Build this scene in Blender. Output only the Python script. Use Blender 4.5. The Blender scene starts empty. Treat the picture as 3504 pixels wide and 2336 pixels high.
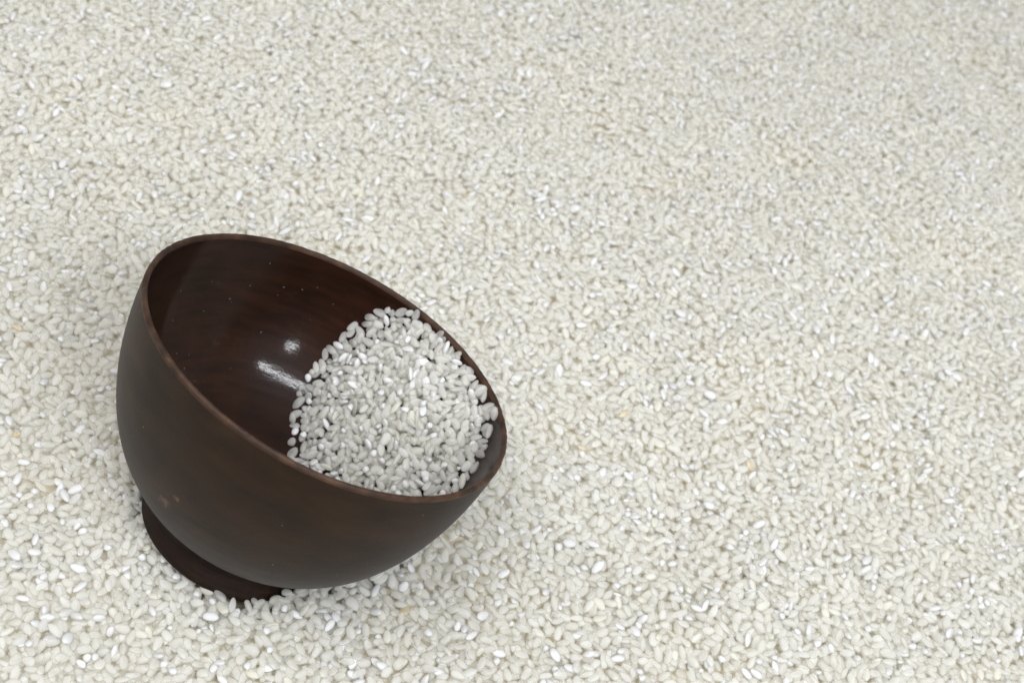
import bpy, math, time
import numpy as np
from mathutils import Vector, Matrix, Quaternion

T0 = time.perf_counter()
S = bpy.context.scene
COL = S.collection
MM = 0.001

# ------------------------------------------------------------------ camera geometry (millimetres)
F_PX, W_PX, H_PX = 4700.0, 3504.0, 2336.0
rim_c = np.array([-55.6, -4.5, -430.1])            # rim centre, camera frame
axis_c = np.array([.494, .759, .425]); axis_c /= np.linalg.norm(axis_c)
up_c = np.array([.28, .846, 1.0]); up_c /= np.linalg.norm(up_c)
ex = np.array([1.0, 0, 0]); xa = ex - up_c * (ex @ up_c); xa /= np.linalg.norm(xa)
ya = np.cross(up_c, xa)
M = np.array([xa, ya, up_c])                       # camera frame -> world
ORG = rim_c - 60.0 * up_c
CAM = M @ (-ORG)
RIM = M @ (rim_c - ORG)
AX = M @ axis_c

cd = bpy.data.cameras.new("camera")
cam = bpy.data.objects.new("camera", cd); COL.objects.link(cam)
R4 = Matrix([list(M[i]) for i in range(3)]).to_4x4()
cam.matrix_world = Matrix.Translation(Vector(CAM * MM)) @ R4
cd.sensor_width = 36.0
cd.lens = F_PX / W_PX * 36.0
cd.clip_start = 0.01; cd.clip_end = 50.0
cd.dof.use_dof = True
cd.dof.focus_distance = 0.440
cd.dof.aperture_fstop = 15.0
S.camera = cam

# ------------------------------------------------------------------ light
w = bpy.data.worlds.new("World"); S.world = w; w.use_nodes = True
bg = w.node_tree.nodes["Background"]
bg.inputs[0].default_value = (0.98, 0.985, 1.0, 1); bg.inputs[1].default_value = 0.32

def area(name, pos, target, sx, sy, power, color=(1, 1, 1), roll=None):
    ld = bpy.data.lights.new(name, 'AREA'); ld.shape = 'RECTANGLE'; ld.size = sx; ld.size_y = sy
    ld.energy = power; ld.color = color
    o = bpy.data.objects.new(name, ld); COL.objects.link(o)
    d = (Vector(pos) - Vector(target)).normalized()
    if roll is None:
        q = d.to_track_quat('Z', 'Y').to_matrix()
    else:
        x = Vector(roll); x = (x - d * x.dot(d)).normalized(); y = d.cross(x)
        q = Matrix((x, y, d)).transposed()
    o.matrix_world = Matrix.Translation(Vector(pos)) @ q.to_4x4()
    return o
HL = Vector((-0.012, 0.033, 0.005))
# big soft light above and behind the bowl, and two ceiling tubes in front of it
area("overhead_light", (-0.62, -0.10, 1.5), (0, 0.08, 0), 1.1, 1.4, 18.6, (1.0, 0.99, 0.975))
dA = Vector((.64, -.50, .58)).normalized(); dB = Vector((0.0, -.45, .89)).normalized()
pA = HL + dA * 1.5; pB = HL + dB * 1.5
area("tube_light", (pA + pB) / 2, HL, (pA - pB).length, 0.045, 13.0, (0.93, 0.96, 1.0), roll=(pA - pB))
pC = HL + Vector((.355, -.76, .55)).normalized() * 1.5
area("far_tube_light", pC, HL, 0.16, 0.05, 2.6, (0.93, 0.96, 1.0), roll=(1, 0, 0))
S.view_settings.view_transform = 'Standard'; S.view_settings.look = 'None'
S.view_settings.exposure = -0.05; S.view_settings.gamma = 1.0
S.cycles.use_denoising = True; S.cycles.use_adaptive_sampling = True; S.cycles.adaptive_threshold = 0.03; S.cycles.adaptive_min_samples = 16
S.cycles.transparent_max_bounces = 16; S.cycles.max_bounces = 10; S.cycles.diffuse_bounces = 9; S.cycles.transmission_bounces = 6
S.cycles.sample_clamp_indirect = 8.0

# ------------------------------------------------------------------ materials
def new_mat(name):
    m = bpy.data.materials.new(name); m.use_nodes = True
    nt = m.node_tree; nt.nodes.clear()
    out = nt.nodes.new("ShaderNodeOutputMaterial"); b = nt.nodes.new("ShaderNodeBsdfPrincipled")
    nt.links.new(b.outputs[0], out.inputs[0])
    return m, nt, b
def N(nt, t, **kw):
    n = nt.nodes.new(t)
    for k, v in kw.items():
        if k.startswith("i_"):
            n.inputs[int(k[2:])].default_value = v
        else:
            setattr(n, k, v)
    return n
def ramp(nt, src, stops):
    r = nt.nodes.new("ShaderNodeValToRGB"); nt.links.new(src, r.inputs[0])
    e = r.color_ramp.elements
    while len(e) < len(stops): e.new(0.5)
    for k, (p, c) in enumerate(stops):
        e[k].position = p; e[k].color = c if len(c) == 4 else (*c, 1)
    return r
def mix(nt, a, b, fac, blend='MIX'):
    m = nt.nodes.new("ShaderNodeMix"); m.data_type = 'RGBA'; m.blend_type = blend
    for sock, v in ((m.inputs[0], fac), (m.inputs[6], a), (m.inputs[7], b)):
        if hasattr(v, "links"): nt.links.new(v, sock)
        elif isinstance(v, tuple): sock.default_value = (*v, 1) if len(v) == 3 else v
        else: sock.default_value = v
    return m.outputs[2]

def rice_mat(name, stops, sss, rough, belly=0.0, stain=None, clear=None, spec=0.5, glow=0.35):
    m, nt, b = new_mat(name)
    oi = N(nt, "ShaderNodeObjectInfo")
    r = ramp(nt, oi.outputs["Random"], stops)
    tc = N(nt, "ShaderNodeTexCoord")
    # faint lengthwise streaks
    mp = N(nt, "ShaderNodeMapping"); mp.inputs[3].default_value = (2.0, 9.0, 9.0)
    nt.links.new(tc.outputs["Generated"], mp.inputs[0])
    nz = N(nt, "ShaderNodeTexNoise"); nz.noise_dimensions = '4D'
    nz.inputs["Scale"].default_value = 1.6; nz.inputs["Detail"].default_value = 3.0
    nt.links.new(mp.outputs[0], nz.inputs["Vector"]); 
    mul = N(nt, "ShaderNodeMath", operation='MULTIPLY'); mul.inputs[1].default_value = 40.0
    nt.links.new(oi.outputs["Random"], mul.inputs[0]); nt.links.new(mul.outputs[0], nz.inputs["W"])
    st = ramp(nt, nz.outputs["Fac"], [(0.3, (0.975, 0.975, 0.965)), (0.7, (1.0, 1.0, 1.0))])
    c = mix(nt, r.outputs[0], st.outputs[0], 1.0, 'MULTIPLY')
    if belly:
        n2 = N(nt, "ShaderNodeTexNoise"); n2.noise_dimensions = '4D'; n2.inputs["Scale"].default_value = 1.3
        nt.links.new(tc.outputs["Generated"], n2.inputs["Vector"]); nt.links.new(mul.outputs[0], n2.inputs["W"])
        br = ramp(nt, n2.outputs["Fac"], [(0.52, (0, 0, 0)), (0.62, (belly,) * 3)])
        c = mix(nt, c, (0.93, 0.93, 0.93), br.outputs[0])
    if stain:
        n2 = N(nt, "ShaderNodeTexNoise"); n2.inputs["Scale"].default_value = 2.2
        nt.links.new(tc.outputs["Generated"], n2.inputs["Vector"])
        br = ramp(nt, n2.outputs["Fac"], [(0.42, (0, 0, 0)), (0.6, (1, 1, 1))])
        c = mix(nt, c, stain, br.outputs[0])
    nt.links.new(c, b.inputs["Base Color"])
    b.inputs["Subsurface Weight"].default_value = 0.0 if clear else sss
    b.inputs["Subsurface Radius"].default_value = (1.0, 0.9, 0.62)
    b.inputs["Subsurface Scale"].default_value = 0.0011
    b.inputs["Roughness"].default_value = rough
    b.inputs["IOR"].default_value = 1.5
    b.inputs["Specular IOR Level"].default_value = spec
    bp = N(nt, "ShaderNodeBump"); bp.inputs["Strength"].default_value = 0.12; bp.inputs["Distance"].default_value = 0.0002
    nt.links.new(nz.outputs["Fac"], bp.inputs["Height"]); nt.links.new(bp.outputs[0], b.inputs["Normal"])
    if clear:                                       # glassy endosperm: light also goes straight through, most where the grain is thin
        lo, hi = clear
        out = next(n for n in nt.nodes if n.type == 'OUTPUT_MATERIAL')
        t = N(nt, "ShaderNodeBsdfTransparent"); t.inputs[0].default_value = (0.988, 0.985, 0.973, 1)
        x = N(nt, "ShaderNodeMixShader"); lw = N(nt, "ShaderNodeLayerWeight"); lw.inputs[0].default_value = 0.5
        mr = N(nt, "ShaderNodeMapRange"); mr.inputs[3].default_value = lo; mr.inputs[4].default_value = hi
        nt.links.new(lw.outputs["Facing"], mr.inputs[0]); nt.links.new(mr.outputs[0], x.inputs[0])
        tl = N(nt, "ShaderNodeBsdfTranslucent"); nt.links.new(c, tl.inputs[0])   # soft glow through the grain
        xt = N(nt, "ShaderNodeMixShader"); xt.inputs[0].default_value = glow
        nt.links.new(b.outputs[0], xt.inputs[1]); nt.links.new(tl.outputs[0], xt.inputs[2])
        nt.links.new(xt.outputs[0], x.inputs[1]); nt.links.new(t.outputs[0], x.inputs[2]); nt.links.new(x.outputs[0], out.inputs[0])
    return m
RICE = rice_mat("translucent_rice", [(0.0, (0.973, 0.966, 0.938)), (0.4, (0.981, 0.977, 0.956)),
                                     (0.8, (0.982, 0.975, 0.950)), (1.0, (0.987, 0.985, 0.970))], 1.0, 0.5, 0.0, clear=(0.47, 0.80), spec=0.18, glow=0.48)
BELLY = rice_mat("white_bellied_rice", [(0.0, (0.968, 0.965, 0.93)), (1.0, (0.982, 0.98, 0.96))], 1.0, 0.45, 0.6, clear=(0.34, 0.68), spec=0.3, glow=0.42)
CHALK = rice_mat("chalky_rice", [(0.0, (0.80, 0.80, 0.80)), (1.0, (0.88, 0.88, 0.885))], 0.0, 0.42, clear=(0.04, 0.30), spec=0.4, glow=0.15)
YELLOW = rice_mat("stained_rice", [(0.0, (0.90, 0.86, 0.72)), (1.0, (0.93, 0.89, 0.77))], 0.0, 0.45, stain=(0.78, 0.56, 0.27), clear=(0.3, 0.6))
DULL = rice_mat("cream_rice", [(0.0, (0.955, 0.94, 0.87)), (1.0, (0.965, 0.955, 0.90))], 1.0, 0.45, clear=(0.30, 0.62), spec=0.35)

def wood_mat(name, base, red, rough, coat, coat_rough, worn=0.0, specks=0.0, grain_bump=0.15, grain=(14.0, 14.0, 110.0), sheen=0.0, spec=0.5, scuffs=()):
    m, nt, b = new_mat(name)
    tc = N(nt, "ShaderNodeTexCoord")
    mp = N(nt, "ShaderNodeMapping"); mp.inputs[3].default_value = grain; mp.inputs[2].default_value = (0.5, 1.1, 0.3)
    nt.links.new(tc.outputs["Object"], mp.inputs[0])
    n1 = N(nt, "ShaderNodeTexNoise"); n1.inputs["Scale"].default_value = 6.0; n1.inputs["Detail"].default_value = 6.0
    nt.links.new(mp.outputs[0], n1.inputs["Vector"])
    n2 = N(nt, "ShaderNodeTexNoise"); n2.inputs["Scale"].default_value = 38.0; n2.inputs["Detail"].default_value = 4.0
    nt.links.new(tc.outputs["Object"], n2.inputs["Vector"])
    r1 = ramp(nt, n1.outputs["Fac"], [(0.32, base), (0.68, red)])
    r2 = ramp(nt, n2.outputs["Fac"], [(0.3, (0.72, 0.72, 0.72)), (0.7, (1.18, 1.15, 1.12))])
    c = mix(nt, r1.outputs[0], r2.outputs[0], 1.0, 'MULTIPLY')
    n3 = N(nt, "ShaderNodeTexNoise"); n3.inputs["Scale"].default_value = 900.0; n3.inputs["Detail"].default_value = 2.0
    nt.links.new(tc.outputs["Object"], n3.inputs["Vector"])
    if worn:
        n4 = N(nt, "ShaderNodeTexNoise"); n4.inputs["Scale"].default_value = 170.0; n4.inputs["Detail"].default_value = 5.0
        nt.links.new(tc.outputs["Object"], n4.inputs["Vector"])
        rw = ramp(nt, n4.outputs["Fac"], [(0.45, (0, 0, 0)), (0.72, (worn,) * 3)])
        c = mix(nt, c, (0.23, 0.115, 0.055), rw.outputs[0])
    for (sx, sy, sz, rad) in scuffs:                # bare pale wood where the wall was knocked
        g_ = N(nt, "ShaderNodeMapping"); g_.inputs[1].default_value = (-sx / rad, -sy / rad, -sz / rad); g_.inputs[3].default_value = (1000 / rad,) * 3
        nt.links.new(tc.outputs["Object"], g_.inputs[0])
        ln = N(nt, "ShaderNodeVectorMath", operation='LENGTH'); nt.links.new(g_.outputs[0], ln.inputs[0])
        ns = N(nt, "ShaderNodeTexNoise"); ns.inputs["Scale"].default_value = 700.0; ns.inputs["Detail"].default_value = 4.0
        nt.links.new(tc.outputs["Object"], ns.inputs["Vector"])
        a1 = N(nt, "ShaderNodeMath", operation='SUBTRACT'); nt.links.new(ns.outputs["Fac"], a1.inputs[0])
        a2 = N(nt, "ShaderNodeMath", operation='MULTIPLY'); a2.inputs[1].default_value = 0.42; nt.links.new(ln.outputs["Value"], a2.inputs[0])
        nt.links.new(a2.outputs[0], a1.inputs[1])
        rs_ = ramp(nt, a1.outputs[0], [(0.22, (0, 0, 0)), (0.42, (0.7,) * 3)])
        c = mix(nt, c, (0.13, 0.075, 0.045), rs_.outputs[0])
    if specks:
        vo = N(nt, "ShaderNodeTexVoronoi"); vo.inputs["Scale"].default_value = 330.0
        nt.links.new(tc.outputs["Object"], vo.inputs["Vector"])
        rs = ramp(nt, vo.outputs["Distance"], [(0.035, (1, 1, 1)), (0.075, (0, 0, 0))])
        sep = N(nt, "ShaderNodeSeparateColor"); nt.links.new(vo.outputs["Color"], sep.inputs[0])
        gt = N(nt, "ShaderNodeMath", operation='GREATER_THAN'); gt.inputs[1].default_value = 1.0 - specks
        nt.links.new(sep.outputs[0], gt.inputs[0])
        mu = N(nt, "ShaderNodeMath", operation='MULTIPLY')
        nt.links.new(rs.outputs[0], mu.inputs[0]); nt.links.new(gt.outputs[0], mu.inputs[1])
        c = mix(nt, c, (0.30, 0.28, 0.26), mu.outputs[0])
    nt.links.new(c, b.inputs["Base Color"])
    b.inputs["Roughness"].default_value = rough
    b.inputs["Specular IOR Level"].default_value = spec
    b.inputs["Coat Weight"].default_value = coat; b.inputs["Coat Roughness"].default_value = coat_rough
    b.inputs["Sheen Weight"].default_value = sheen; b.inputs["Sheen Roughness"].default_value = 0.5
    bp = N(nt, "ShaderNodeBump"); bp.inputs["Strength"].default_value = grain_bump; bp.inputs["Distance"].default_value = 0.0006
    ad = N(nt, "ShaderNodeMath", operation='ADD'); nt.links.new(n1.outputs["Fac"], ad.inputs[0])
    m3 = N(nt, "ShaderNodeMath", operation='MULTIPLY'); m3.inputs[1].default_value = 0.35
    nt.links.new(n3.outputs["Fac"], m3.inputs[0]); nt.links.new(m3.outputs[0], ad.inputs[1])
    nt.links.new(ad.outputs[0], bp.inputs["Height"]); nt.links.new(bp.outputs[0], b.inputs["Normal"])
    nt.links.new(bp.outputs[0], b.inputs["Coat Normal"])
    return m
W_OUT = wood_mat("dark_oiled_wood", (0.016, 0.0085, 0.0043), (0.028, 0.0150, 0.0078), 0.60, 0.0, 0.45, specks=0.12, grain_bump=0.18, grain=(9.0, 9.0, 30.0), sheen=0.08, spec=0.12, scuffs=((5.6, -53.8, -42.6, 3.6), (10.0, -55.5, -37.0, 2.0)))
W_IN = wood_mat("polished_inside_wood", (0.015, 0.0062, 0.0034), (0.027, 0.0105, 0.0055), 0.45, 0.33, 0.11, specks=0.4, grain_bump=0.10, grain=(10.0, 10.0, 70.0), spec=0.08)
W_RIM = wood_mat("worn_rim_wood", (0.024, 0.0120, 0.0075), (0.060, 0.030, 0.0175), 0.55, 0.0, 0.4, worn=0.22, grain_bump=0.4, spec=0.3, grain=(24.0, 24.0, 24.0))
W_FOOT = wood_mat("dark_foot_wood", (0.010, 0.0052, 0.003), (0.021, 0.0095, 0.006), 0.55, 0.0, 0.45, specks=0.05, spec=0.2)

gm, gnt, gb = new_mat("rice_dust_floor")
gn = N(gnt, "ShaderNodeTexNoise"); gn.inputs["Scale"].default_value = 300
gtc = N(gnt, "ShaderNodeTexCoord"); gnt.links.new(gtc.outputs["Object"], gn.inputs["Vector"])
gr = ramp(gnt, gn.outputs["Fac"], [(0.3, (0.55, 0.50, 0.38)), (0.7, (0.72, 0.67, 0.55))])
gnt.links.new(gr.outputs[0], gb.inputs["Base Color"]); gb.inputs["Roughness"].default_value = 0.9

# ------------------------------------------------------------------ helpers
def mesh_obj(name, verts, faces, mat, parent=None, smooth=True, scale=MM):
    me = bpy.data.meshes.new(name)
    me.from_pydata([tuple(v) for v in np.asarray(verts) * scale], [], [tuple(int(i) for i in f) for f in faces])
    if smooth: me.polygons.foreach_set("use_smooth", np.ones(len(me.polygons), bool))
    me.materials.append(mat); me.update()
    o = bpy.data.objects.new(name, me); COL.objects.link(o)
    if parent: o.parent = parent
    return o
def tag(o, label=None, cat=None, group=None, kind=None):
    for k, v in (("label", label), ("category", cat), ("group", group), ("kind", kind)):
        if v: o[k] = v
    return o
def frame(n):
    a = np.cross(n, [0, 0, 1.0]); a /= np.linalg.norm(a); return a, np.cross(n, a)

# ------------------------------------------------------------------ bowl (local frame: rim centre at 0, axis +Z, depth downwards)
R_OUT, H_BODY, P_B, Q_B = 62.5, 72.2, 2.0, 2.97
R_IN, H_IN, Q_IN = 60.8, 65.0, 2.4
R_FOOT, D_FOOT = 32.0, 79.0
def r_prof(t, R, H):
    return R * np.maximum(0.0, 1 - (np.clip(t, 0, H) / H) ** P_B) ** (1 / (Q_IN if H == H_IN else Q_B))
ba, bb = frame(AX)
BM = np.array([ba, bb, AX]).T                       # bowl local -> world
def to_local(P): return (P - RIM) @ BM
def wob(th):                                        # the hand-turned rim is a little out of round
    return 1 + 0.004 * np.cos(2 * th + 0.6) + 0.0025 * np.cos(3 * th + 2.0)
def lathe(name, prof, mat, parent, seg=256, noise=0.0, seed=0, close=False, rag=None):
    rng = np.random.default_rng(seed)
    th = np.linspace(0, 2 * np.pi, seg, endpoint=False)
    V = []
    for k, (r, z) in enumerate(prof):
        rr = r * wob(th); zz = np.full(seg, z)
        if rag is not None:
            dr, dz = rag(k, th); rr = rr + dr; zz = zz + dz
        V.append(np.stack([rr * np.cos(th), rr * np.sin(th), zz], 1))
    V = np.concatenate(V); Fc = []
    K = len(prof)
    for k in range(K - 1 if not close else K):
        a, b = k * seg, ((k + 1) % K) * seg
        for i in range(seg):
            j = (i + 1) % seg
            Fc.append((a + i, a + j, b + j, b + i))
    return mesh_obj(name, V, Fc, mat, parent)
bowl = bpy.data.objects.new("wooden_bowl", None); COL.objects.link(bowl)
bowl.empty_display_size = 0.02
BW = Matrix.Translation(Vector(RIM * MM)) @ Matrix([list(BM[i]) for i in range(3)]).to_4x4()
bowl.matrix_world = BW
tag(bowl, "dark brown wooden bowl on a round foot, tipped over and half filled with rice", "bowl")
# outside wall, from just under the lip to the foot joint
T_LIP = 1.5
to = np.concatenate([np.linspace(T_LIP, 60, 34), H_BODY * np.sin(np.linspace(math.asin(60.6 / H_BODY), math.asin(70.6 / H_BODY), 14))])
prof = [(float(r_prof(t, R_OUT, H_BODY)), -t) for t in to]
lathe("outer_wall", prof[::-1], W_OUT, bowl)
ti = np.concatenate([np.linspace(T_LIP, 54, 30), H_IN * np.sin(np.linspace(math.asin(54.6 / H_IN), math.pi / 2 - 0.01, 30))])
prof = [(float(r_prof(t, R_IN, H_IN)), -t) for t in ti] + [(0.02, -H_IN)]
lathe("inner_wall", prof, W_IN, bowl)
_g = np.random.default_rng(5)
_ph = _g.uniform(0, 2 * np.pi, 40); _fr = _g.integers(20, 120, 40)
_chips = [(_g.uniform(0, 2 * np.pi), _g.uniform(.012, .03), _g.uniform(.25, .7)) for _ in range(26)]
def rag(k, th):
    n = sum(np.cos(f * th + p) for f, p in zip(_fr, _ph)) / 40 ** .5
    chip = np.zeros_like(th)
    for c, wd, am in _chips:
        d = np.angle(np.exp(1j * (th - c))); chip += am * np.exp(-(d / wd) ** 2)
    s = [0, .4, 1, .6, .4, .4, .5, .4, 0][k] if k < 9 else 0
    return -s * (0.06 * n + (0.45 * chip if k in (1, 2, 3) else 0)), -s * (0.05 * n + 0.35 * chip)
ro, ri = float(r_prof(T_LIP, R_OUT, H_BODY)), float(r_prof(T_LIP, R_IN, H_IN))
rp = [(ro, -T_LIP), (ro + .12, -1.0), (ro + .02, -.35), (ro - .45, -.02), ((ro + ri) / 2 + .3, .08), ((ro + ri) / 2 - .3, .06), (ri + .4, -.05), (ri + .02, -.5), (ri, -T_LIP)]
lathe("rim", rp, W_RIM, bowl, seg=720, rag=rag)
zf0 = 66.5
rf0 = 29.5
fp = [(rf0 + 0.6, -zf0), (rf0 + .3, -70.5), (rf0 + .9, -73.0), (R_FOOT - .6, -76.5), (R_FOOT, -D_FOOT + .8), (R_FOOT - .5, -D_FOOT),
      (R_FOOT - 4.0, -D_FOOT), (R_FOOT - 5.0, -D_FOOT + 2.5), (R_FOOT - 6, -73.2), (0.05, -73.0)]
lathe("foot", fp, W_FOOT, bowl)
# ------------------------------------------------------------------ rice laid grain by grain on a height field
rng = np.random.default_rng(11)
SINK = 0.50                                         # loose grains bed into each other a little
def rotmats(yaw, pitch, roll):
    cy, sy, cp, sp, cr, sr = np.cos(yaw), np.sin(yaw), np.cos(pitch), np.sin(pitch), np.cos(roll), np.sin(roll)
    R = np.empty(yaw.shape + (3, 3))
    R[..., 0, 0] = cy * cp; R[..., 0, 1] = cy * sp * sr - sy * cr; R[..., 0, 2] = cy * sp * cr + sy * sr
    R[..., 1, 0] = sy * cp; R[..., 1, 1] = sy * sp * sr + cy * cr; R[..., 1, 2] = sy * sp * cr - cy * sr
    R[..., 2, 0] = -sp; R[..., 2, 1] = cp * sr; R[..., 2, 2] = cp * cr
    return R
def deposit(h, x0, y0, cell, target, batches, tries=6, pitch=9.0, slack=0.5, tilt=10.0, lean=0.0, steep=0.8, size=1.0):
    """h: height map [ny,nx] (edited). Grains are dropped and come to rest on what lies below."""
    ny, nx = h.shape; K = int(3.3 / cell); o = np.arange(-K, K + 1)
    OX, OY = np.meshgrid(o, o)
    out = []
    for bt in range(batches):
        sx, sy = rng.uniform(0, pitch, 2)
        gx, gy = np.meshgrid(np.arange(x0 + 5 + sx, x0 + nx * cell - 5, pitch), np.arange(y0 + 5 + sy, y0 + ny * cell - 5, pitch))
        gx, gy = gx.ravel(), gy.ravel(); n = len(gx)
        tt = target[((gy - y0) / cell).astype(int), ((gx - x0) / cell).astype(int)]
        ok = tt > -900; gx, gy = gx[ok], gy[ok]; n = len(gx)
        if n == 0: continue
        a = g_ = rng.normal(1, .07, n).clip(.82, 1.15); a = size * rng.normal(2.38, .18, n).clip(1.95, 2.85) * g_; b = size * rng.normal(1.37, .10, n).clip(1.1, 1.65) * g_; c = size * rng.normal(.94, .07, n).clip(.75, 1.15) * g_
        br = rng.random(n) < 0.13; a = np.where(br, rng.uniform(1.2, 1.8, n) * size, a); b = np.where(br, b * .85, b)
        best = np.full(n, 1e9); bx = gx.copy(); by = gy.copy(); bR = np.tile(np.eye(3), (n, 1, 1)); 
        for k in range(tries):
            cx = gx + rng.uniform(-1.5, 1.5, n); cy_ = gy + rng.uniform(-1.5, 1.5, n)
            wide = np.where(rng.random(n) < .12, 2.2, 1.0)
            R = rotmats(rng.uniform(0, 2 * np.pi, n), rng.normal(0, np.radians(tilt), n) * wide, rng.normal(0, np.radians(tilt), n) * wide)
            ix = ((cx - x0) / cell).astype(int); iy = ((cy_ - y0) / cell).astype(int)
            if lean:                                 # lie along the slope below
                e = int(1.4 / cell); hc_ = h[iy, ix]
                def hs(dy_, dx_):
                    q = h[np.clip(iy + dy_, 0, ny - 1), np.clip(ix + dx_, 0, nx - 1)]
                    return np.where(q > 400, hc_ + steep * 1.4, q)
                sx_ = np.clip(lean * (hs(0, e) - hs(0, -e)) / 2.8, -steep, steep); sy_ = np.clip(lean * (hs(e, 0) - hs(-e, 0)) / 2.8, -steep, steep)
                nn = 1 / np.sqrt(1 + sx_ ** 2 + sy_ ** 2); n0, n1, n2 = -sx_ * nn, -sy_ * nn, nn
                Q = np.empty((n, 3, 3)); q1 = 1 / (1 + n2)
                Q[:, 0, 0] = 1 - n0 * n0 * q1; Q[:, 0, 1] = -n0 * n1 * q1; Q[:, 0, 2] = n0
                Q[:, 1, 0] = -n0 * n1 * q1; Q[:, 1, 1] = 1 - n1 * n1 * q1; Q[:, 1, 2] = n1
                Q[:, 2, 0] = -n0; Q[:, 2, 1] = -n1; Q[:, 2, 2] = n2
                R = Q @ R
            D = 1 / np.stack([a, b, c], 1) ** 2
            A = np.einsum('nij,nj,nkj->nik', R, D, R)
            dx = (x0 + (ix[:, None, None] + OX + .5) * cell) - cx[:, None, None]
            dy = (y0 + (iy[:, None, None] + OY + .5) * cell) - cy_[:, None, None]
            B = A[:, 0, 2][:, None, None] * dx + A[:, 1, 2][:, None, None] * dy
            Cq = A[:, 0, 0][:, None, None] * dx * dx + 2 * A[:, 0, 1][:, None, None] * dx * dy + A[:, 1, 1][:, None, None] * dy * dy - 1
            a33 = A[:, 2, 2][:, None, None]
            disc = B * B - a33 * Cq; ins = disc > 0
            lo = (-B - np.sqrt(np.maximum(disc, 0))) / a33
            hp = h[np.clip(iy[:, None, None] + OY, 0, ny - 1), np.clip(ix[:, None, None] + OX, 0, nx - 1)]
            zz = np.where(ins, hp - lo, -1e9).max((1, 2)) - SINK
            up = zz < best
            best = np.where(up, zz, best); bx = np.where(up, cx, bx); by = np.where(up, cy_, by); bR[up] = R[up]
        tz = target[((by - y0) / cell).astype(int).clip(0, ny - 1), ((bx - x0) / cell).astype(int).clip(0, nx - 1)]
        ok = best < tz + slack * rng.random(n)
        bx, by, best, bR, a, b, c = bx[ok], by[ok], best[ok], bR[ok], a[ok], b[ok], c[ok]; n = len(bx)
        if n == 0: continue
        D = 1 / np.stack([a, b, c], 1) ** 2
        A = np.einsum('nij,nj,nkj->nik', bR, D, bR)
        ix = ((bx - x0) / cell).astype(int); iy = ((by - y0) / cell).astype(int)
        dx = (x0 + (ix[:, None, None] + OX + .5) * cell) - bx[:, None, None]
        dy = (y0 + (iy[:, None, None] + OY + .5) * cell) - by[:, None, None]
        B = A[:, 0, 2][:, None, None] * dx + A[:, 1, 2][:, None, None] * dy
        Cq = A[:, 0, 0][:, None, None] * dx * dx + 2 * A[:, 0, 1][:, None, None] * dx * dy + A[:, 1, 1][:, None, None] * dy * dy - 1
        a33 = A[:, 2, 2][:, None, None]
        disc = B * B - a33 * Cq; ins = disc > 0
        hi = best[:, None, None] + (-B + np.sqrt(np.maximum(disc, 0))) / a33
        IY = np.clip(iy[:, None, None] + OY, 0, ny - 1); IX = np.clip(ix[:, None, None] + OX, 0, nx - 1)
        cur = h[IY, IX]; np.maximum.at(h, (IY[ins], IX[ins]), (hi[ins] + 0.02).astype(h.dtype))
        out.append(np.concatenate([np.stack([bx, by, best - .04, a, b, c], 1), bR.reshape(n, 9)], 1))
    return np.concatenate(out)

def project(P):
    q = (P - CAM) @ M                               # world -> camera frame
    return W_PX / 2 + F_PX * q[:, 0] / -q[:, 2], H_PX / 2 - F_PX * q[:, 1] / -q[:, 2], -q[:, 2]
def ground_at(u, v, z=0.0):
    d = M @ np.array([(u - W_PX / 2) / F_PX, -(v - H_PX / 2) / F_PX, -1.0])
    return CAM + d * ((z - CAM[2]) / d[2])

# --- the bed
cell = 0.25
crn = np.array([ground_at(*p) for p in [(0, 0), (W_PX, 0), (W_PX, H_PX), (0, H_PX)]])
x0, y0 = crn[:, 0].min() - 36, crn[:, 1].min() - 36
nx = int((crn[:, 0].max() + 36 - x0) / cell); ny = int((crn[:, 1].max() + 36 - y0) / cell)
gx = x0 + (np.arange(nx) + .5) * cell; gy = y0 + (np.arange(ny) + .5) * cell
GX, GY = np.meshgrid(gx.astype(np.float32), gy.astype(np.float32))
# dips and low mounds where the photograph shows them: pixel, height, spread
SWELLS = [(3050, 1620, -4.5, 17), (3350, 1350, -3.5, 14), (2700, 560, -5.0, 15), (2250, 640, -4.0, 12), (2050, 430, -4.0, 14), (3300, 200, -6.0, 24), (1500, 1950, -3.5, 13),
          (2350, 1750, -3.0, 14), (1700, 620, 4.0, 20), (2600, 1150, 4.5, 24), (2500, 2150, 4.0, 22), (3300, 800, 4.0, 22), (300, 700, -3.0, 14), (250, 250, 3.0, 18), (2900, 80, -4.0, 18), (150, 1650, -3.0, 12), (1900, 1500, -3.0, 13)]
def bed_level(X, Y):
    z = 0.9 * np.sin(X / 31 + 1) * np.cos(Y / 27) + 0.8 * np.sin(X / 53 - Y / 41 + 2)
    z += 2.2 * np.sin(X / 38 + Y / 60 + 0.5) * np.cos(Y / 33 - X / 90)
    z += 0.7 * np.sin(X / 14.0 + Y / 17.0) * np.sin(Y / 12.0 - X / 29.0)
    for (u_, v_, dz, sg) in SWELLS:
        p_ = ground_at(u_, v_); z = z + 1.6 * dz * np.exp(-((X - p_[0]) ** 2 + (Y - p_[1]) ** 2) / sg ** 2)
    z += 12.0 * np.exp(-(((X - 52) / 34) ** 2 + ((Y + 2) / 42) ** 2))      # heaped against the low side of the bowl
    z += 3.0 * np.exp(-(((X + 62) / 30) ** 2 + ((Y - 10) / 40) ** 2))
    return z
target = bed_level(GX, GY)
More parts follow.
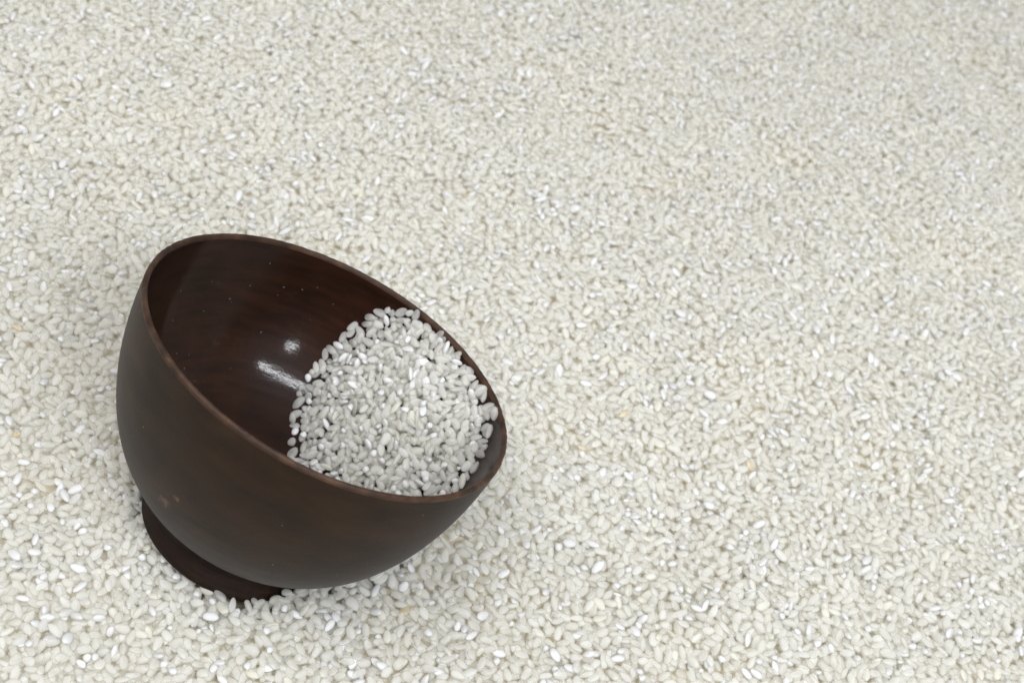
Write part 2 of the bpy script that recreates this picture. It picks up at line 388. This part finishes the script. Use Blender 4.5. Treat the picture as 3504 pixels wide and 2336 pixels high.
# distance outside the view
q0 = crn.mean(0)
def outside(X, Y, m):
    o = np.zeros(X.shape, bool)
    for i in range(4):
        a, b = crn[i], crn[(i + 1) % 4]
        e = b - a; nrm = np.array([e[1], -e[0]]) / np.hypot(e[0], e[1])
        s = np.sign((q0[:2] - a[:2]) @ nrm)
        o |= ((X - a[0]) * nrm[0] + (Y - a[1]) * nrm[1]) * s < -m
    return o
# bowl as an obstacle: lowest height of its solid over each cell
def bowl_floor(X, Y):
    lowest = np.full(X.shape, 1e3)
    bx = (X > RIM[0] - 95) & (X < RIM[0] + 95) & (Y > RIM[1] - 95) & (Y < RIM[1] + 95)
    xs, ys = X[bx][::1], Y[bx]
    lw = np.full(xs.shape, 1e3)
    for z in np.arange(-30, 40, 0.75)[::-1]:
        L = (np.stack([xs, ys, np.full(xs.shape, z)], 1) - RIM) @ BM
        rr = np.hypot(L[:, 0], L[:, 1]); t = -L[:, 2]
        ins = ((t > 0) & (t < H_BODY) & (rr < r_prof(t, R_OUT, H_BODY) + .1)) | ((t >= 60) & (t < D_FOOT) & (rr < R_FOOT - .3))
        lw[ins] = z
    lowest[bx] = lw
    return lowest
dec = 2
low = np.repeat(np.repeat(bowl_floor(GX[::dec, ::dec].astype(float), GY[::dec, ::dec].astype(float)), dec, 0), dec, 1)[:ny, :nx]
h = (target - 6.5).astype(np.float32)
block = low < target - 1.2
h[block] = 500.0
out_m = outside(GX, GY, 26)
tgt = target.copy(); tgt[out_m] = -999; tgt[block] = -999
bed = deposit(h, x0, y0, cell, tgt, 29, tries=3, slack=0.6, lean=0.6, steep=0.5)
# a second go aimed at the hollows that are left
hol = tgt.copy()
bed2 = deposit(h, x0, y0, cell, hol - 0.8, 12, tries=6, slack=0.6, tilt=13, lean=0.7, steep=0.7)
bed3 = deposit(h, x0, y0, cell, hol - 0.4, 11, tries=6, slack=0.6, tilt=13, lean=0.7, steep=0.7)
bed4 = deposit(h, x0, y0, cell, hol - 1.5, 8, tries=5, slack=0.4, lean=0.6, steep=0.8, size=0.72)   # broken grains lodge in the gaps
bed = np.concatenate([bed, bed2, bed3, bed4])
print("bed grains", len(bed), round(time.perf_counter() - T0, 1))

# --- the heap in the bowl, laid in a frame whose up is the mean normal of its face
left_px = [(1352, 1057), (1256, 1091), (1206, 1143), (1139, 1201), (1094, 1258), (1048, 1335), (1008, 1397), (1008, 1459), (1012, 1555)]
right_px = [(1430, 1070), (1483, 1096), (1541, 1167), (1600, 1255), (1650, 1345), (1694, 1459), (1675, 1530), (1640, 1600), (1560, 1660)]
def wall_hit(u, v, R=R_IN, H=H_IN):
    d = M @ np.array([(u - W_PX / 2) / F_PX, -(v - H_PX / 2) / F_PX, -1.0])
    s = np.linspace(320, 560, 4000); P = CAM + s[:, None] * d; L = to_local(P)
    t = -L[:, 2]; rr = np.hypot(L[:, 0], L[:, 1])
    ins = (t > 0) & (t < H) & (rr < r_prof(t, R, H))
    k = np.nonzero(ins)[0]
    return P[k[-1]] if len(k) else None
Lp = np.array([p for p in (wall_hit(*q) for q in left_px) if p is not None])
Rp = []
for q_ in right_px:
    p = wall_hit(*q_)
    if p is not None: Rp.append(p)
Rp = np.array(Rp)
ALL = np.concatenate([Lp, Rp[:6]])
m0 = ALL.mean(0); _, _, V_ = np.linalg.svd(ALL - m0); qn = V_[2] * np.sign(V_[2] @ (CAM - m0))
qa = np.cross(qn, [0, 0, 1.0]); qa /= np.linalg.norm(qa); qb = np.cross(qn, qa)
QM = np.array([qa, qb, qn]).T
loc = (ALL - m0) @ QM
def tps_k(r2): return 0.5 * r2 * np.log(np.maximum(r2, 1e-6))
nP = len(loc); r2_ = ((loc[:, None, :2] - loc[None, :, :2]) ** 2).sum(2)
Kt = np.zeros((nP + 3, nP + 3)); Kt[:nP, :nP] = tps_k(r2_) + np.eye(nP) * 4000.0
Kt[:nP, nP] = 1; Kt[:nP, nP + 1:] = loc[:, :2]; Kt[nP, :nP] = 1; Kt[nP + 1:, :nP] = loc[:, :2].T
wt = np.linalg.solve(Kt, np.concatenate([loc[:, 2], np.zeros(3)]))
def heap_level(X, Y):
    z = wt[nP] + wt[nP + 1] * X + wt[nP + 2] * Y
    for i in range(nP): z = z + wt[i] * tps_k((X - loc[i, 0]) ** 2 + (Y - loc[i, 1]) ** 2)
    return z
print("heap normal", qn.round(2), "fit", np.abs(heap_level(loc[:, 0], loc[:, 1]) - loc[:, 2]).max().round(2), "mid", heap_level(0.0, 0.0))
hc = 0.2
hx0, hy0 = -75.0, -75.0
hnx = hny = int(150 / hc)
HX, HY = np.meshgrid(hx0 + (np.arange(hnx) + .5) * hc, hy0 + (np.arange(hny) + .5) * hc)
surf = heap_level(HX, HY)
surf += 7.0 * np.exp(-(((HX + 14) / 26) ** 2 + ((HY + 2) / 22) ** 2)) + 0.5 * np.sin(HX / 6 + 1) * np.sin(HY / 7)
base = np.full(HX.shape, 500.0)
opened = np.zeros(HX.shape, bool); closed = np.zeros(HX.shape, bool)
for z in np.arange(14, -70, -0.4):                  # march down through the bowl's hollow
    P = m0 + np.stack([HX, HY, np.full(HX.shape, z)], -1) @ QM.T
    L = (P - RIM) @ BM; t = -L[..., 2]; rr = np.hypot(L[..., 0], L[..., 1])
    ins = (t > -2.0) & (t < H_IN) & (rr < np.where(t < 0, R_IN + 1.0, r_prof(t, R_IN, H_IN)))
    new = ins & ~closed & ((z < surf + 1.5))
    opened |= new
    base = np.where(new, z, base)
    closed |= opened & ~ins
base = np.where(opened, base, 500.0)
hb = np.maximum(base, surf - 14.0).astype(np.float32)
htg = np.where(opened & (base < surf + 0.5), np.maximum(surf - 0.55, np.minimum(base, surf + 1.2) + 1.0), -999.0)
SINK = 0.55
heap = deposit(hb, hx0, hy0, hc, htg, 150, tries=3, slack=0.8, lean=0.8, steep=1.6)
heap = np.concatenate([heap, deposit(hb, hx0, hy0, hc, htg - 0.5, 100, tries=10, slack=0.8, tilt=13, lean=0.9, steep=1.8), deposit(hb, hx0, hy0, hc, htg + 0.3, 110, tries=7, slack=0.6, tilt=14, lean=0.9, steep=1.8),
                       deposit(hb, hx0, hy0, hc, htg - 1.0, 120, tries=6, slack=0.4, tilt=20, lean=0.9, steep=1.8, size=0.68)])
hpos = m0 + heap[:, :3] @ QM.T
hl = to_local(hpos)                                 # hardly any grain rides on the lip itself
keep = ~((hl[:, 2] > -1.6) & (np.hypot(hl[:, 0], hl[:, 1]) > 57.5)) & (hl[:, 2] < 1.5)
heap, hpos = heap[keep], hpos[keep]
hR = np.einsum('ij,njk->nik', QM, heap[:, 6:].reshape(-1, 3, 3))
print("heap grains", len(heap), round(time.perf_counter() - T0, 1))

# ------------------------------------------------------------------ gather, find what the camera sees
class G: pass
def pack(pos, dims, R, where):
    g = G(); g.pos, g.dims, g.R, g.where = pos, dims, R, np.full(len(pos), where); return g
gb_ = pack(bed[:, :3], bed[:, 3:6], bed[:, 6:].reshape(-1, 3, 3), 0)
gh_ = pack(hpos, heap[:, 3:6], hR, 1)
pos = np.concatenate([gb_.pos, gh_.pos]); dims = np.concatenate([gb_.dims, gh_.dims]); RR = np.concatenate([gb_.R, gh_.R]); where = np.concatenate([gb_.where, gh_.where])
# right-handed rotation matrices only
det = np.linalg.det(RR); RR[det < 0, :, 2] *= -1
NG = len(pos)
# projected ellipse of each grain
u, v, d = project(pos)
Rc = np.einsum('ij,njk->nik', M.T, RR)              # to camera frame
Axs = Rc * dims[:, None, :]                          # columns are half axes
sc_ = F_PX / d
e2 = np.einsum('nij,nkj->nik', Axs, Axs)
cxx, cxy, cyy = e2[:, 0, 0] * sc_ ** 2, e2[:, 0, 1] * sc_ ** 2, e2[:, 1, 1] * sc_ ** 2
tr = (cxx + cyy) / 2; df = np.sqrt(((cxx - cyy) / 2) ** 2 + cxy ** 2)
major, minor = np.sqrt(tr + df), np.sqrt(np.maximum(tr - df, 1))
ang = 0.5 * np.degrees(np.arctan2(-2 * cxy, (cxx - cyy)))   # image angle, y down flipped
ang = 0.5 * np.degrees(np.arctan2(2 * cxy, (cxx - cyy)))    # camera y is up: positive leans up to the right
# item buffer at a quarter of the photograph's size
bw, bh = 1168, 780
k3 = W_PX / bw
zb = np.full((bh, bw), 1e9); ib = np.full((bh, bw), -1)
# bowl first (walls and foot, as a coarse z-buffer of surface points)
tt_ = np.linspace(0, H_BODY - .5, 260); thh = np.linspace(0, 2 * np.pi, 1400)
pts = []
for t in tt_:
    r = r_prof(t, R_OUT, H_BODY)
    pts.append(RIM + (np.outer(np.cos(thh), ba) + np.outer(np.sin(thh), bb)) * r - AX * t)
for t in np.linspace(68, D_FOOT, 40):
    pts.append(RIM + (np.outer(np.cos(thh), ba) + np.outer(np.sin(thh), bb)) * R_FOOT - AX * t)
pts = np.concatenate(pts); pu, pv, pd = project(pts)
iu, iv = (pu / k3).astype(int), (pv / k3).astype(int); okk = (iu >= 0) & (iu < bw) & (iv >= 0) & (iv < bh)
np.minimum.at(zb, (iv[okk], iu[okk]), pd[okk])
infr = (u > -20) & (u < W_PX + 20) & (v > -20) & (v < H_PX + 20)
idx = np.nonzero(infr)[0]
Kb = 11; oo = np.arange(-Kb, Kb + 1); BX, BY = np.meshgrid(oo, oo)
for s0 in range(0, len(idx), 4000):
    ii = idx[s0:s0 + 4000]
    cu = (u[ii] / k3).astype(int); cv = (v[ii] / k3).astype(int)
    dx = ((cu[:, None, None] + BX + .5) * k3 - u[ii][:, None, None]); dy = -((cv[:, None, None] + BY + .5) * k3 - v[ii][:, None, None])
    dt = cxx[ii] * cyy[ii] - cxy[ii] ** 2
    qf = (cyy[ii][:, None, None] * dx * dx - 2 * cxy[ii][:, None, None] * dx * dy + cxx[ii][:, None, None] * dy * dy) / dt[:, None, None]
    inn = qf < 1
    X_ = cu[:, None, None] + BX; Y_ = cv[:, None, None] + BY
    inn &= (X_ >= 0) & (X_ < bw) & (Y_ >= 0) & (Y_ < bh)
    hgt = np.sqrt(np.maximum(1 - qf, 0)) * dims[ii, 2][:, None, None]
    zz = d[ii][:, None, None] - hgt
    yy, xx, zv = Y_[inn], X_[inn], zz[inn]; gi = np.broadcast_to(ii[:, None, None], inn.shape)[inn]
    o_ = np.argsort(-zv); yy, xx, zv, gi = yy[o_], xx[o_], zv[o_], gi[o_]
    better = zv < zb[yy, xx]
    yy, xx, zv, gi = yy[better], xx[better], zv[better], gi[better]
    zb[yy, xx] = zv; ib[yy, xx] = gi                # sorted far to near, the last write wins
seen = np.bincount(ib[ib >= 0], minlength=NG)
area_full = np.pi * major * minor / k3 ** 2
frac = seen / np.maximum(area_full, 1)
print("seen grains", int((seen > 8).sum()), round(time.perf_counter() - T0, 1))
# never-seen grains deep in the bed stay: light passes between them, but those far outside the frame are few anyway

# kinds: 0 translucent 1 white bellied 2 chalky 3 cream
kind = rng.choice(5, NG, p=[.765, .17, .040, .025, 0.0])
kind = np.where((dims[:, 1] < 1.25) & (rng.random(NG) < .10), 2, kind)
small = dims[:, 0] < 1.72
kind = np.where(small & (rng.random(NG) < .3), 2, kind)
# the stained grains the photograph shows
for (su, sv) in ((38, 1468), (2125, 1398), (1388, 2092), (1995, 1540), (2560, 1600), (58, 1100)):
    cnd = (seen > 60) & (frac > .6) & (np.hypot(u - su, v - sv) < 90)
    if cnd.any():
        c_ = np.nonzero(cnd)[0]; kind[c_[np.argmin(np.hypot(u[c_] - su, v[c_] - sv))]] = 4

# ------------------------------------------------------------------ grain shapes
def grain_mesh(seed, kd, broken):
    """A short plump grain, half axes 1, long axis X: blunt, slightly bent, a nick where the germ was."""
    g = np.random.default_rng(seed); nu, nv = 12, 14
    V = [(-1.0, 0, 0)]; 
    lean, blunt, bend = g.uniform(-.18, .18), g.uniform(1.9, 2.7), g.uniform(-.10, .10)
    ridge = g.uniform(.02, .05); ph = g.uniform(0, 6.28)
    for i in range(1, nu):
        s = -math.cos(math.pi * i / nu)
        r = (1 - abs(s) ** blunt) ** .5 * (1 + lean * s)
        for j in range(nv):
            t = 2 * math.pi * j / nv
            k = 1 + ridge * math.cos(4 * t + ph)
            y, z = r * k * math.cos(t), r * k * math.sin(t)
            x = s
            if x > .55 and y > .1: x -= .28 * (x - .55) * min(1, y * 1.8)     # germ nick
            if broken and x > .45: x = .45 + (x - .45) * .25 + .12 * y
            V.append((x, y + bend * (1 - s * s), z))
    V.append((1.0 if not broken else .58, 0, 0))
    Fc = []
    for j in range(nv): Fc.append((0, 1 + (j + 1) % nv, 1 + j))
    for i in range(nu - 2):
        for j in range(nv):
            a, b = 1 + i * nv + j, 1 + i * nv + (j + 1) % nv
            Fc.append((a, b, b + nv, a + nv))
    L_ = 1 + (nu - 2) * nv
    for j in range(nv): Fc.append((L_ + j, L_ + (j + 1) % nv, len(V) - 1))
    me = bpy.data.meshes.new("rice_grain_shape")
    me.from_pydata([tuple(c * MM for c in p) for p in V], [], Fc)
    me.polygons.foreach_set("use_smooth", np.ones(len(me.polygons), bool))
    me.materials.append(kd); me.update()
    return me
NSH = 5                                             # four whole shapes and a broken one
MATS = [RICE, BELLY, CHALK, DULL, YELLOW]
SHAPES = {}                                         # (kind, shape) -> mesh
for kd in range(5):
    for sh in range(NSH if kd != 4 else 1):
        SHAPES[(kd, sh)] = grain_mesh(100 + kd * 10 + sh, MATS[kd], sh == NSH - 1)
shape = np.where(small, np.where(rng.random(NG) < .7, NSH - 1, 0), rng.integers(0, NSH - 1, NG)); shape[kind == 4] = 0

# quaternions
def quats(R):
    out = np.empty((len(R), 4))
    for i, m_ in enumerate(R):
        out[i] = Matrix(m_.tolist()).to_quaternion()
    return out

# ------------------------------------------------------------------ the 300 grains that show largest
MUST = np.nonzero((kind == 4) & (seen > 40))[0]
score = np.where((seen > 30) & (frac > .55) & (u > 5) & (u < W_PX - 5) & (v > 5) & (v < H_PX - 5), seen.astype(float), 0)
order = [i for i in np.argsort(-score) if score[i] > 0 and kind[i] != 4][:298 - len(MUST)]
solo = list(MUST) + order
for kd_ in range(4):                                # one of every kind and shape is among them
    for sh_ in range(NSH):
        c_ = np.nonzero((kind == kd_) & (shape == sh_) & (seen > 10))[0]
        if len(c_) and not any(kind[i] == kd_ and shape[i] == sh_ for i in solo):
            solo[-1 - kd_ * NSH - sh_] = c_[np.argmax(seen[c_])]
UNITS = "zero one two three four five six seven eight nine ten eleven twelve thirteen fourteen fifteen sixteen seventeen eighteen nineteen".split()
TENS = "x x twenty thirty forty fifty sixty seventy eighty ninety".split()
def word(n):
    n = int(max(0, min(99, n)))
    return UNITS[n] if n < 20 else TENS[n // 10] + ("" if n % 10 == 0 else "-" + UNITS[n % 10])
def lie(a):
    a = (a + 90) % 180 - 90
    if abs(a) < 20: return "lying level"
    if abs(a) > 70: return "pointing up"
    return "leaning right" if a > 0 else "leaning left"
LOOK = ["translucent", "white-bellied", "chalky white", "cream-coloured", "brown-stained yellow"]
used = set()
def make_label(i):
    look = LOOK[kind[i]] + (" broken" if small[i] else "")
    w_ = "heaped in the bowl" if where[i] == 1 else "on the bed"
    def text(look, lie_, w_): return f"{look} rice grain {lie_} {w_}, {word(round(u[i] / W_PX * 100))} percent across, {word(round(v[i] / H_PX * 100))} down"
    for lk in (look, "plump " + look, "slim " + look, "small " + look, "long " + look):
        for w2 in (w_, w_ + " surface"):
            t = text(lk, lie(ang[i]), w2)
            if t not in used and len(t.replace("-", "-").split()) <= 16:
                used.add(t); return t
    return t
is_solo = np.zeros(NG, bool)
names_src = {}
for i in solo:
    is_solo[i] = True
    key = (int(kind[i]), int(shape[i]))
    o = bpy.data.objects.new("rice_grain", SHAPES[key]); COL.objects.link(o)
    o.rotation_mode = 'QUATERNION'
    o.location = Vector(pos[i] * MM); o.rotation_quaternion = Matrix(RR[i].tolist()).to_quaternion(); o.scale = Vector(dims[i])
    tag(o, make_label(i), "rice grain", "single grains at the surface of the rice")
    names_src.setdefault(key, o)
print("solo", len(solo), "in heap", int(where[solo].sum()), round(time.perf_counter() - T0, 1))

# ------------------------------------------------------------------ the remaining grains: one object for the bed, one for the heap
def grain_mass(name, mask, label):
    ids = np.nonzero(mask & ~is_solo)[0]
    me = bpy.data.meshes.new(name); me.vertices.add(len(ids))
    me.vertices.foreach_set("co", (pos[ids] * MM).astype(np.float32).ravel())
    at = me.attributes.new("turn", 'QUATERNION', 'POINT'); at.data.foreach_set("value", quats(RR[ids]).astype(np.float32).ravel())
    at = me.attributes.new("size3", 'FLOAT_VECTOR', 'POINT'); at.data.foreach_set("vector", dims[ids].astype(np.float32).ravel())
    code = (kind[ids] * NSH + shape[ids]).astype(np.int32)
    at = me.attributes.new("variety", 'INT', 'POINT'); at.data.foreach_set("value", code)
    me.update()
    o = bpy.data.objects.new(name, me); COL.objects.link(o); tag(o, label, kind="stuff")
    ng = bpy.data.node_groups.new(name + "_nodes", 'GeometryNodeTree'); ng.is_modifier = True
    ng.interface.new_socket("Geometry", in_out='INPUT', socket_type='NodeSocketGeometry')
    ng.interface.new_socket("Geometry", in_out='OUTPUT', socket_type='NodeSocketGeometry')
    gi = ng.nodes.new("NodeGroupInput"); go = ng.nodes.new("NodeGroupOutput"); jn = ng.nodes.new("GeometryNodeJoinGeometry")
    def attr(nm, ty):
        n_ = ng.nodes.new("GeometryNodeInputNamedAttribute"); n_.data_type = ty; n_.inputs[0].default_value = nm; return n_.outputs[0]
    q_, s_, c_ = attr("turn", 'QUATERNION'), attr("size3", 'FLOAT_VECTOR'), attr("variety", 'INT')
    for (kd, sh), src in names_src.items():
        k_ = kd * NSH + sh
        if not (code == k_).any(): continue
        oi = ng.nodes.new("GeometryNodeObjectInfo"); oi.transform_space = 'ORIGINAL'
        oi.inputs[0].default_value = src; oi.inputs[1].default_value = True
        cp = ng.nodes.new("FunctionNodeCompare"); cp.data_type = 'INT'; cp.operation = 'EQUAL'
        ng.links.new(c_, cp.inputs[2]); cp.inputs[3].default_value = k_
        ip = ng.nodes.new("GeometryNodeInstanceOnPoints")
        ng.links.new(gi.outputs[0], ip.inputs["Points"]); ng.links.new(cp.outputs[0], ip.inputs["Selection"])
        ng.links.new(oi.outputs["Geometry"], ip.inputs["Instance"]); ng.links.new(q_, ip.inputs["Rotation"]); ng.links.new(s_, ip.inputs["Scale"])
        ng.links.new(ip.outputs[0], jn.inputs[0])
    ng.links.new(jn.outputs[0], go.inputs[0])
    md = o.modifiers.new("grains", 'NODES'); md.node_group = ng
    return o
for key in SHAPES:                                  # kinds that no single grain above carries fall back to a near kind
    if key not in names_src:
        kk = [k for k in names_src if k[0] == key[0]] or [k for k in names_src if k[1] == key[1]]
        sel = (kind == key[0]) & (shape == key[1]); kind[sel], shape[sel] = kk[0]
        print("no source for", key, "->", kk[0], int(sel.sum()))
grain_mass("rice_bed", where == 0, "deep bed of short white rice grains filling the whole background")
grain_mass("rice_heap", where == 1, "sloping heap of white rice grains inside the dark bowl")

# ------------------------------------------------------------------ ground under the bed
gxs = np.arange(x0 - 320, x0 + nx * cell + 320, 4.0); gys = np.arange(y0 - 320, y0 + ny * cell + 320, 4.0)
QX, QY = np.meshgrid(gxs, gys); QZ = bed_level(QX, QY) - 6.6
# sink below the bowl
for _ in range(30):
    L = (np.stack([QX, QY, QZ + 5.0], -1) - RIM) @ BM; t = -L[..., 2]; rr = np.hypot(L[..., 0], L[..., 1])
    ins = ((t > 0) & (t < H_BODY + 4) & (rr < r_prof(np.clip(t - 3, 0, H_BODY), R_OUT + 4, H_BODY + 3))) | ((t >= 55) & (t < D_FOOT + 4) & (rr < R_FOOT + 4))
    QZ = np.where(ins, QZ - 1.5, QZ)
V = np.stack([QX.ravel(), QY.ravel(), QZ.ravel()], 1); nxx = len(gxs)
ii, jj = np.meshgrid(np.arange(len(gys) - 1), np.arange(nxx - 1), indexing='ij'); a = (ii * nxx + jj).ravel()
tag(mesh_obj("ground", V, np.stack([a, a + 1, a + nxx + 1, a + nxx], 1), gm), "pale surface beneath the loose rice", kind="structure")
print("script done", round(time.perf_counter() - T0, 1))
